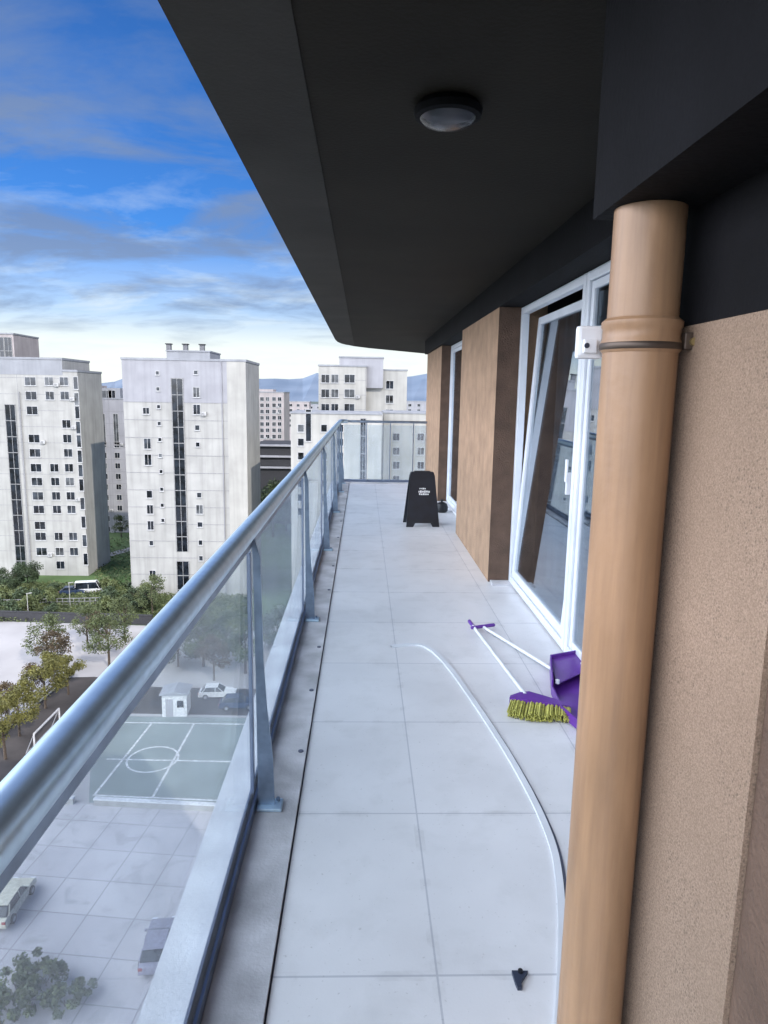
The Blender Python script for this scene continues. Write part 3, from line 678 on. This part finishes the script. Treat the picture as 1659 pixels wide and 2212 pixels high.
# --- D : far pinkish building behind C
yD = 235
D = Bld('distant pinkish grey block beyond the end of the broad tower', yD, XZ(520, 850, yD)[0], XZ(613, 850, yD)[0], XZ(590, 848, yD)[1], 18, 'bw4')
D.block(XZ(557, 850, yD)[0], XZ(590, 850, yD)[0], yD+.5, yD+8, D.ztop, XZ(590, 841, yD)[1], 'roof_house', 'bw4'); D.parapet(D.x0, D.x1, yD, yD+18, D.ztop, .3)
D.y = yD-.003
for u in (566, 578, 592, 604):
    for k in range(9): D.pwin(u, 862+k*13.5, 1.1, 1.2)
# --- E : end tower seen over the far railing
yE = 137
E_ = Bld('pale stepped tower with a grid of brown windows past the balcony end', yE, XZ(EX(588, 0)[0], 820, yE)[0], XZ(EX(900, 0)[0], 820, yE)[0], XZ(*EX(640, 318), yE)[1], 14, 'bw3')
xa = XZ(EX(722, 0)[0], 800, yE)[0]; xb = XZ(EX(1012, 0)[0], 800, yE)[0]; xc = XZ(EX(1172, 0)[0], 800, yE)[0]
E_.block(xa, xb, yE+1.2, yE+12, E_.ztop-4, XZ(*EX(850, 262), yE)[1], 'lift_house', 'bw2')
E_.block(E_.x1, xc, yE+2, yE+14, GZ, XZ(*EX(1090, 345), yE)[1], 'side_wing', 'bw3')
E_.parapet(E_.x0, E_.x1, yE, yE+14, E_.ztop, .3); E_.parapet(E_.x1+.1, xc, yE+2, yE+14, XZ(*EX(1090, 345), yE)[1], .25)
E_.parapet(xa, xb, yE+1.2, yE+12, XZ(*EX(850, 262), yE)[1], .25)
E_.y = yE-.003
for k in range(13):
    for zx, w in ((632, 1.5), (694, 1.3), (790, 1.9)): E_.win(XZ(*EX(zx, 500), yE)[0], XZ(*EX(zx, 400), yE)[1]-k*2.8, w, 1.5)
E_.y = yE+2
for k in range(12):
    E_.win(XZ(*EX(1052, 500), yE+2)[0], XZ(*EX(1052, 440), yE+2)[1]-k*2.0*1.4, 1.4, 1.5)
    if k > 3: E_.win(XZ(*EX(1110, 500), yE+2)[0], XZ(*EX(1052, 440), yE+2)[1]-k*2.0*1.4, 1.0, 1.0)
E_.y = yE; E_.joints([XZ(*EX(900, 500), yE)[0]-.2], [E_.ztop-2.6-2.8*k for k in range(12)])
# lower blocks in front
yF = 112
Fb = Bld('low cream block in front of the stepped tower, with a dark stair column', yF, XZ(628, 900, yF)[0], XZ(EX(1000, 0)[0], 930, yF)[0], XZ(650, 893, yF)[1], 12, 'bw3')
Fb.parapet(Fb.x0, Fb.x1, yF, yF+12, Fb.ztop, .25); Fb.y = yF-.003
Fb.strip(XZ(*EX(862, 900), yF)[0], XZ(*EX(892, 900), yF)[0], GZ, Fb.ztop-.6, 2.8)
Fb.win(*XZ(*EX(522, 705), yF), .8, 5.)
for u in (650, 700, 735):
    for k in range(7): Fb.pwin(u, 925+k*30, .9, 1.1)
yG = 121
Gb = Bld('wide cream block behind the end railing with sparse small windows', yG, Fb.x1+.6, XZ(1010, 930, yG)[0], XZ(850, 893, yG)[1], 12, 'bw3')
Gb.parapet(Gb.x0, Gb.x1, yG, yG+12, Gb.ztop, .25); Gb.y = yG-.003
for zx in (975, 1095, 1255):
    for k in range(8): Gb.pwin(EX(zx, 0)[0]+(.0), 944+k*30.5, 1.1, 1.2)
# car park deck between C and F
yK = 190
K = Bld('dark car park deck with striped levels seen under the distant block', yK, XZ(548, 980, yK)[0], XZ(640, 980, yK)[0], XZ(600, 962, yK)[1], 20, 'woodd', 'car_park')
for k in range(3): K.add(MB().box(K.x0, K.x1, yK-.8, yK-.02, K.ztop-.25-k*3, K.ztop+.25-k*3), 'deck_edge', 'bw2')
K.add(MB().box(K.x0, K.x1, yK-.4, yK-.02, K.ztop-5.6, K.ztop-3.9), 'opening', 'woodd')
# far city blocks along the skyline
rnd = random.Random(21)
for i, (u, v, w, y, mm, lab) in enumerate(((628, 868, 22, 420, 'bw4', 'small far grey block on the skyline left of the stepped tower'), (657, 874, 26, 520, 'bw2', 'low far block on the skyline beside the hills'),
        (905, 868, 26, 400, 'bw2', 'hazy far block at the skyline beside the balcony wall'), (-60, 800, 30, 300, 'bw1', 'far block beyond the left edge of the view'))):
    x, z = XZ(u, v, y); b_ = Bld(lab, y, x-w/2, x+w/2, z, 14, mm); b_.parapet(b_.x0, b_.x1, y, y+14, z, .4); b_.y = y-.01
    for k in range(5):
        for j in range(5): b_.win(x-w/2+w*(j+.5)/5, z-2-3*k, 1.6, 1.4)

# ------------------------------------------------------------------ trees and plants
def leaf_mesh(name, m, n, rx, rz, cz, leaf, seed, clumps=16, flat=0.):
    r = random.Random(seed); V = []; Fc = []
    cs = []
    for i in range(clumps):
        t = r.uniform(0, 2*math.pi); p = r.uniform(-.75, 1); q = math.sqrt(max(0, 1-p*p))*r.uniform(.45, 1)
        cs.append((_v(rx*q*math.cos(t), rx*q*math.sin(t), cz+rz*p*.85), r.uniform(.26, .5)*rx))
    for i in range(n):
        c, cr = cs[r.randrange(clumps)]
        d_ = _v(r.gauss(0, 1), r.gauss(0, 1), r.gauss(0, .8)); d_.normalize()
        p = c+d_*cr*r.random()**.45
        if p.z < cz-rz*1.15: continue
        a = _v(r.gauss(0, 1), r.gauss(0, 1), r.gauss(0, 1)).normalized(); b = a.cross(_v(r.gauss(0, 1), r.gauss(0, 1), r.gauss(0, 1))).normalized()
        l = leaf*r.uniform(.6, 1.25); k = len(V)
        V += [p-a*l, p+b*l*.55, p+a*l, p-b*l*.55]; Fc.append((k, k+1, k+2, k+3))
    me = bpy.data.meshes.new(name); me.from_pydata(V, [], Fc); me.materials.append(M[m]); return me
def tree_proto(name, cat, m, h, rx, rz, n, leaf, seed, group):
    t = thing(name, '', cat, (0, 0, -500), 0, group); r = random.Random(seed)
    tb = MB(); tb.tube((0, 0, -.1), (.05, .03, h*.5), .17*h/7, .10*h/7, 8)
    for k in range(5):
        an = k*1.26+r.random(); z = h*(.3+.07*k); q = (math.cos(an)*rx*.6, math.sin(an)*rx*.6, z+h*.28)
        tb.tube((.03, .02, z), q, .07*h/7, .03*h/7, 6)
    tb.tube((.05, .03, h*.5), (0, 0, h*.85), .09*h/7, .03*h/7, 6)
    tb.build('trunk', 'bark', t)
    o = bpy.data.objects.new('crown', leaf_mesh('crown', m, n, rx, rz, h-rz, leaf, seed)); COL.objects.link(o); o.parent = t
    return t
TG = 'trees on the square below'
protos = dict(
 y=tree_proto('broadleaf_tree', 'tree', 'leafy', 6.5, 2.2, 2.6, 4200, .13, 1, TG),
 b=tree_proto('broadleaf_tree', 'tree', 'leafb', 6.0, 2.0, 2.4, 1900, .14, 2, TG),
 g=tree_proto('broadleaf_tree', 'tree', 'leafg', 6.4, 2.3, 2.5, 2600, .13, 3, TG),
 d=tree_proto('broadleaf_tree', 'tree', 'leafd', 5.0, 2.6, 2.3, 4600, .15, 4, TG))
used = set(); rnd = random.Random(5)
def tree(kind, u, v, s, label):
    """u, v: where the trunk meets the ground"""
    t = protos[kind]
    if kind in used: t = copy_tree(t)
    used.add(kind); t.location = gp(u, v); t.rotation_euler.z = rnd.uniform(0, 6.28); t.scale = (s*rnd.uniform(.9, 1.1), s, s*rnd.uniform(.92, 1.08)); t['label'] = label
    return t
tree('y', 12, 1640, .95, 'yellow green tree cut by the left edge of the view')
tree('y', 42, 1590, .9, 'bushy yellow green tree beside the dark road, lowest of the row')
tree('y', 98, 1530, .95, 'yellow green tree in the middle of the row along the dark road')
tree('y', 148, 1500, .85, 'yellow tree at the upper end of the row along the road')
tree('b', 72, 1520, .8, 'thin brown tree behind the yellow row')
tree('b', 18, 1560, .8, 'thin brown tree behind the lowest yellow trees')
tree('g', 105, 1440, 1.05, 'green and brown tree alone on the pale square')
tree('b', 118, 1450, .95, 'sparse brownish tree leaning over the lone green tree')
tree('g', 190, 1400, 1.0, 'olive tree on the square under the green bank')
tree('g', 236, 1440, 1.15, 'olive tree next to the handrail, just left of it')
tree('b', 215, 1400, .9, 'sparse brown tree between two olive trees on the square')
tree('g', 270, 1385, 1.0, 'green tree close under the broad pale tower, beside the handrail')
tree('d', 385, 1440, 1.15, 'dark tree seen through the glass under the handrail')
tree('g', 440, 1440, 1.2, 'large green tree seen through the glass')
tree('d', 490, 1420, 1.3, 'dark tree through the glass beside the railing post')
tree('g', 530, 1455, 1.2, 'green tree through the glass next to the railing post')
tree('b', 462, 1470, 1.0, 'pale brown tree through the glass in front of the large green tree')
tree('d', 600, 1400, 1.2, 'dark tree beyond the railing post')
tree('g', 330, 1330, 1.0, 'green tree in front of the pale tower door')
tree('d', 300, 1312, .8, 'dark round tree at the corner of the broad tower')
tree('d', 22, 1275, 1.0, 'dark tree at the foot of the left tower stair')
tree('d', 60, 1262, .9, 'dark tree at the foot of the left tower')
tree('d', 150, 1235, .8, 'small dark tree at the right foot of the left tower')
tree('g', 215, 1215, .55, 'small green tree on the slope between towers')
tree('d', 560, 1150, 2.4, 'dark tree below the car park deck, left one')
tree('g', 590, 1160, 2.1, 'greener tree below the car park deck, between two dark ones')
tree('d', 618, 1148, 2.5, 'dark tree below the car park deck, right one')
tree('g', 262, 1160, .8, 'light green tree beside the slim grey tower foot')
# shrubs on the bank: countable, each a thing
SG = 'shrubs on the green bank'
def shrub_proto(m, seed):
    t = thing('shrub', '', 'shrub', (0, 0, -500), 0, SG)
    MB().tube((0, 0, -.1), (0, 0, .7), .06, .03, 6).tube((0, 0, .2), (.4, .2, 1.0), .04, .02, 5).tube((0, 0, .2), (-.4, .1, .9), .04, .02, 5).build('stems', 'bark', t)
    o = bpy.data.objects.new('foliage', leaf_mesh('foliage', m, 900, 1.5, .95, .95, .17, seed, 9)); COL.objects.link(o); o.parent = t; return t
sp1, sp2 = shrub_proto('leafd', 11), shrub_proto('leafg', 12); usedS = set()
def shrub(k, p, s, label, group=SG):
    t = (sp1, sp2)[k]
    if k in usedS: t = copy_tree(t)
    usedS.add(k); t.location = p; t.rotation_euler.z = rnd.uniform(0, 6); t.scale = (s*1.2, s, s*rnd.uniform(.8, 1.2)); t['label'] = label; t['group'] = group
rnd = random.Random(8)
rows = ((1282, 'upper'), (1304, 'middle'), (1326, 'lowest'))
cols = ((8, 'at the left edge of the view'), (60, 'below the dark stair strip of the left tower'), (115, 'left of the parked white van'), (238, 'just right of the parked white van'), (300, 'below the corner of the broad pale tower'))
i = 0
for v, rw in rows:
    for u, cw in cols:
        k = i % 2; i += 1
        shrub(k, gp(u+rnd.uniform(-9, 9), v+rnd.uniform(-5, 5)), rnd.uniform(.9, 1.6), rw+(' dark' if k == 0 else ' green')+' shrub on the bank '+cw)
# dense undergrowth of the bank: nobody could count it
r = random.Random(31); V = []; Fc = []
for i in range(26000):
    u = r.uniform(-30, 560); v = r.uniform(1262, 1344)
    if r.random() < .05: u = r.uniform(205, 285); v = r.uniform(1165, 1262)
    p = gp(u, v); p.z += r.uniform(.05, .7)
    a = _v(r.gauss(0, 1), r.gauss(0, 1), r.gauss(0, .6)).normalized(); b = a.cross(_v(r.gauss(0, 1), r.gauss(0, 1), r.gauss(0, 1))).normalized(); l = r.uniform(.12, .3); k = len(V)
    V += [p-a*l, p+b*l*.5, p+a*l, p-b*l*.5]; Fc.append((k, k+1, k+2, k+3))
me = bpy.data.meshes.new('undergrowth'); me.from_pydata(V, [], Fc); me.materials.append(M['leafg'])
o = bpy.data.objects.new('undergrowth', me); COL.objects.link(o); tag(o, 'rough green undergrowth covering the bank below the pale towers', 'undergrowth', kind='stuff')
for i, (u, v, s) in enumerate(((35, 2140, .8), (60, 2105, .75), (100, 2130, .8), (70, 2180, .85), (140, 2175, .8), (20, 2195, .8), (180, 2150, .55))):
    shrub(1, gp(u, v), s*.9, ('leafy shrub in the middle left of the bed below the balcony', 'topmost shrub of the bed below the balcony', 'leafy shrub in the middle of the bed below the balcony', 'low shrub at the near edge of the bed below the balcony', 'spreading shrub toward the grey lilac car in the bed below', 'shrub in the bottom left corner of the bed below the balcony', 'smallest shrub of the bed, closest to the grey lilac car')[i], 'shrubs in the bed below the balcony')
    
# ------------------------------------------------------------------ cars, hut, frames and walls on the square
def car(label, p, rz, m, L_=4.3, w=1.76, h=1.46, kind='car', group='vehicles on the square'):
    t = thing('parked_car' if kind == 'car' else kind, label, 'car' if kind == 'car' else kind, p, rz, group)
    hw = w/2; van = kind != 'car'
    def shell(prof, ytop, ybot, name, mm, bev):
        mb = MB(); mb.extr([(x, -ybot, z) for x, z in prof], _v(0, 2*ybot, 0))
        zs = [q[1] for q in prof]; z0, z1 = min(zs), max(zs)
        for v in mb.b.verts:
            f = (v.co.z-z0)/(z1-z0); v.co.y *= (ybot+(ytop-ybot)*f)/ybot
            v.co.y *= 1-.10*(abs(v.co.x)/(L_/2))**3
        o = mb.build(name, mm, t, True); b = o.modifiers.new('b', 'BEVEL'); b.width = bev; b.segments = 3; b.limit_method = 'ANGLE'; b.angle_limit = R(25); return o
    l = L_/2
    shell([(-l, .35), (-l-.02, .62), (-l+.06, .84), (-l+.35, .93), (l-1.35, .95), (l-.45, .84), (l-.06, .68), (l, .5), (l-.03, .3), (-l+.04, .28)], hw*.93, hw, 'body', m, .06)
    roofz = h
    cab = [(-l+.28, .92), (-l+.72, roofz-.06), (-l+1.1, roofz-.015), (l-2.0, roofz-.015), (l-1.25, .92)] if not van else [(-l+.05, .9), (-l+.12, roofz-.05), (l-1.5, roofz-.03), (l-.75, .9)]
    g = shell(cab, hw*.74 if not van else hw*.86, hw*.90, 'windows', 'wp', .05)
    rx0, rx1 = cab[1][0]+.05, cab[-2][0]-.02
    ro = MB().box(rx0, rx1, -hw*.72, hw*.72, roofz-.05, roofz+.012, .02).build('roof', m, t)
    for sy in (-1, 1):
        for xb in ((cab[0][0]+.2, cab[1][0]+.2), (-.15, -.15), (cab[-1][0]-.1, cab[-2][0]+.05)):
            MB().tube((xb[0], sy*hw*.91, .92), (xb[1], sy*hw*.75, roofz-.03), .045, seg=6).build('pillar', m, t)
        MB().box(l-.10, l+.008, sy*hw*.68-.17, sy*hw*.68+.17, .58, .70, .02).build('headlight', 'white', t)
        MB().box(-l-.025, -l+.05, sy*hw*.74-.13, sy*hw*.74+.13, .62, .80, .02).build('tail_light', 'carr', t)
        MB().box(l-1.5, l-1.32, sy*hw*1.02-.07, sy*hw*1.02+.07, .93, 1.05, .02).build('mirror', m, t)
        for sx in (-1, 1):
            wl = MB().tube((sx*L_*.30, sy*(hw-.2), .32), (sx*L_*.30, sy*(hw+.012), .32), .32, seg=18).build('wheel', 'tyre', t)
            MB().tube((sx*L_*.30, sy*(hw-.05), .32), (sx*L_*.30, sy*(hw+.02), .32), .19, seg=12).build('rim', 'bw2', wl)
    return t
def heading(a, b): p, q = gp(*a), gp(*b); return math.atan2((q-p).y, (q-p).x)
car('white van parked on the green bank below the left tower', gp(195, 1280), R(12), 'carw', 5.2, 2.0, 2.1, 'van')
car('dark blue car just left of the white van', gp(158, 1284), R(8), 'card')
car('grey lilac car parked straight below the balcony on pale paving', gp(343, 2055), heading((325, 2115), (358, 1985)), 'carg', 4.4, 1.85, 1.45)
car('cream white car cut by the left edge, on the pale paving below', gp(22, 1962), heading((-30, 2040), (70, 1890)), 'cary', 4.6, 1.9, 1.5)
car('dark car on the road seen through the glass by the post', gp(515, 1528), R(5), 'card')
car('white car on the road seen through the glass behind the hut', gp(470, 1505), R(3), 'carw')
# white hut
hp_ = gp(382, 1538); ht = thing('hut', 'small white hut standing on the dark road edge', 'hut', hp_, R(4))
MB().box(-1.35, 1.35, -1.2, 1.2, 0, 2.6).build('wall', 'carw', ht); MB().extr([(-1.6, -1.4, 2.6), (1.6, -1.4, 2.6), (1.6, -1.4, 2.7), (0, -1.4, 3.0), (-1.6, -1.4, 2.7)], _v(0, 2.8, 0)).build('roof', 'bgrey', ht)
MB().box(-.95, -.15, -1.24, -1.19, .02, 2.1).build('door', 'bw2', ht); MB().box(.3, 1.0, -1.24, -1.19, 1.1, 1.9).build('window', 'wp', ht)
# white frame by the road
fa, fb = gp(76, 1628), gp(130, 1570)
fr = thing('goal_frame', 'white tubular frame standing at the side of the dark road', 'frame', (fa+fb)/2)
d_ = fb-fa; hh = 2.1
def fpart(mb, n_, m): return bpart(mb, n_, m, fr)
fpart(MB().tube(fa, fa+_v(0, 0, hh), .09, seg=8), 'post', 'carw'); fpart(MB().tube(fb, fb+_v(0, 0, hh), .09, seg=8), 'post', 'carw')
fpart(MB().tube(fa+_v(0, 0, hh), fb+_v(0, 0, hh), .10, seg=8), 'crossbar', 'carw')
n_ = _v(-d_.y, d_.x, 0).normalized()*.9
fpart(MB().tube(fa+_v(0, 0, hh), fa+n_, .05, seg=6).tube(fb+_v(0, 0, hh), fb+n_, .05, seg=6).tube(fa+n_, fb+n_, .05, seg=6), 'stay', 'bw2')

# low walls
def lowwall(label, a, b, h, w, m, name='low_wall', cat='wall'):
    d = (b-a); d.z = 0; ln_ = d.length; t = thing(name, label, cat, a, math.atan2(d.y, d.x))
    MB().box(0, ln_, -w/2, w/2, -.1, h).build('wall', m, t); MB().box(-.05, ln_+.05, -w/2-.06, w/2+.06, h, h+.1, .02).build('coping', 'carw' if m != 'woodd' else 'woodd', t); return t
lowwall('low white wall closing the near side of the sports court', gp(205, 1738), gp(478, 1752), .55, .35, 'bw1')
lowwall('short piece of low white wall left of the court', gp(118, 1733), gp(160, 1736), .55, .35, 'bw1')
lowwall('long dark retaining wall along the foot of the green bank', gp(-20, 1340), gp(330, 1350), 1.5, .4, 'woodd')
# dark fence on the bank
def fence(label, a, b, h, n, m='woodd'):
    d = (b-a); d.z = 0; ln_ = d.length; t = thing('fence', label, 'fence', a, math.atan2(d.y, d.x))
    mb = MB()
    for k in range(n): x = ln_*k/(n-1); mb.box(x-.05, x+.05, -.05, .05, 0, h)
    mb.build('posts', m, t)
    MB().box(0, ln_, -.03, .03, h-.12, h-.02).box(0, ln_, -.03, .03, h*.5, h*.5+.08).box(0, ln_, -.03, .03, .15, .25).build('rails', m, t)
fence('thin grey fence with rails across the green bank', gp(-20, 1312), gp(230, 1306), 1.3, 22, 'joint')
fence('thin pale fence along the dark road beside the yellow trees', gp(-40, 1620), gp(134, 1462), 1.1, 16, 'bw2')
for i, (u, v) in enumerate(((62, 1338), (152, 1312))):
    l_ = thing('lamp_post', ('white lamp post at the foot of the bank', 'pale lamp post higher on the bank')[i], 'lamp post', gp(u, v), R(40), 'lamp posts on the bank')
    MB().tube((0, 0, 0), (0, 0, 4.2), .07, .045, 8).build('pole', 'bw1', l_); MB().box(-.1, .7, -.1, .1, 4.15, 4.27, .03).build('lamp_head', 'bw1', l_)
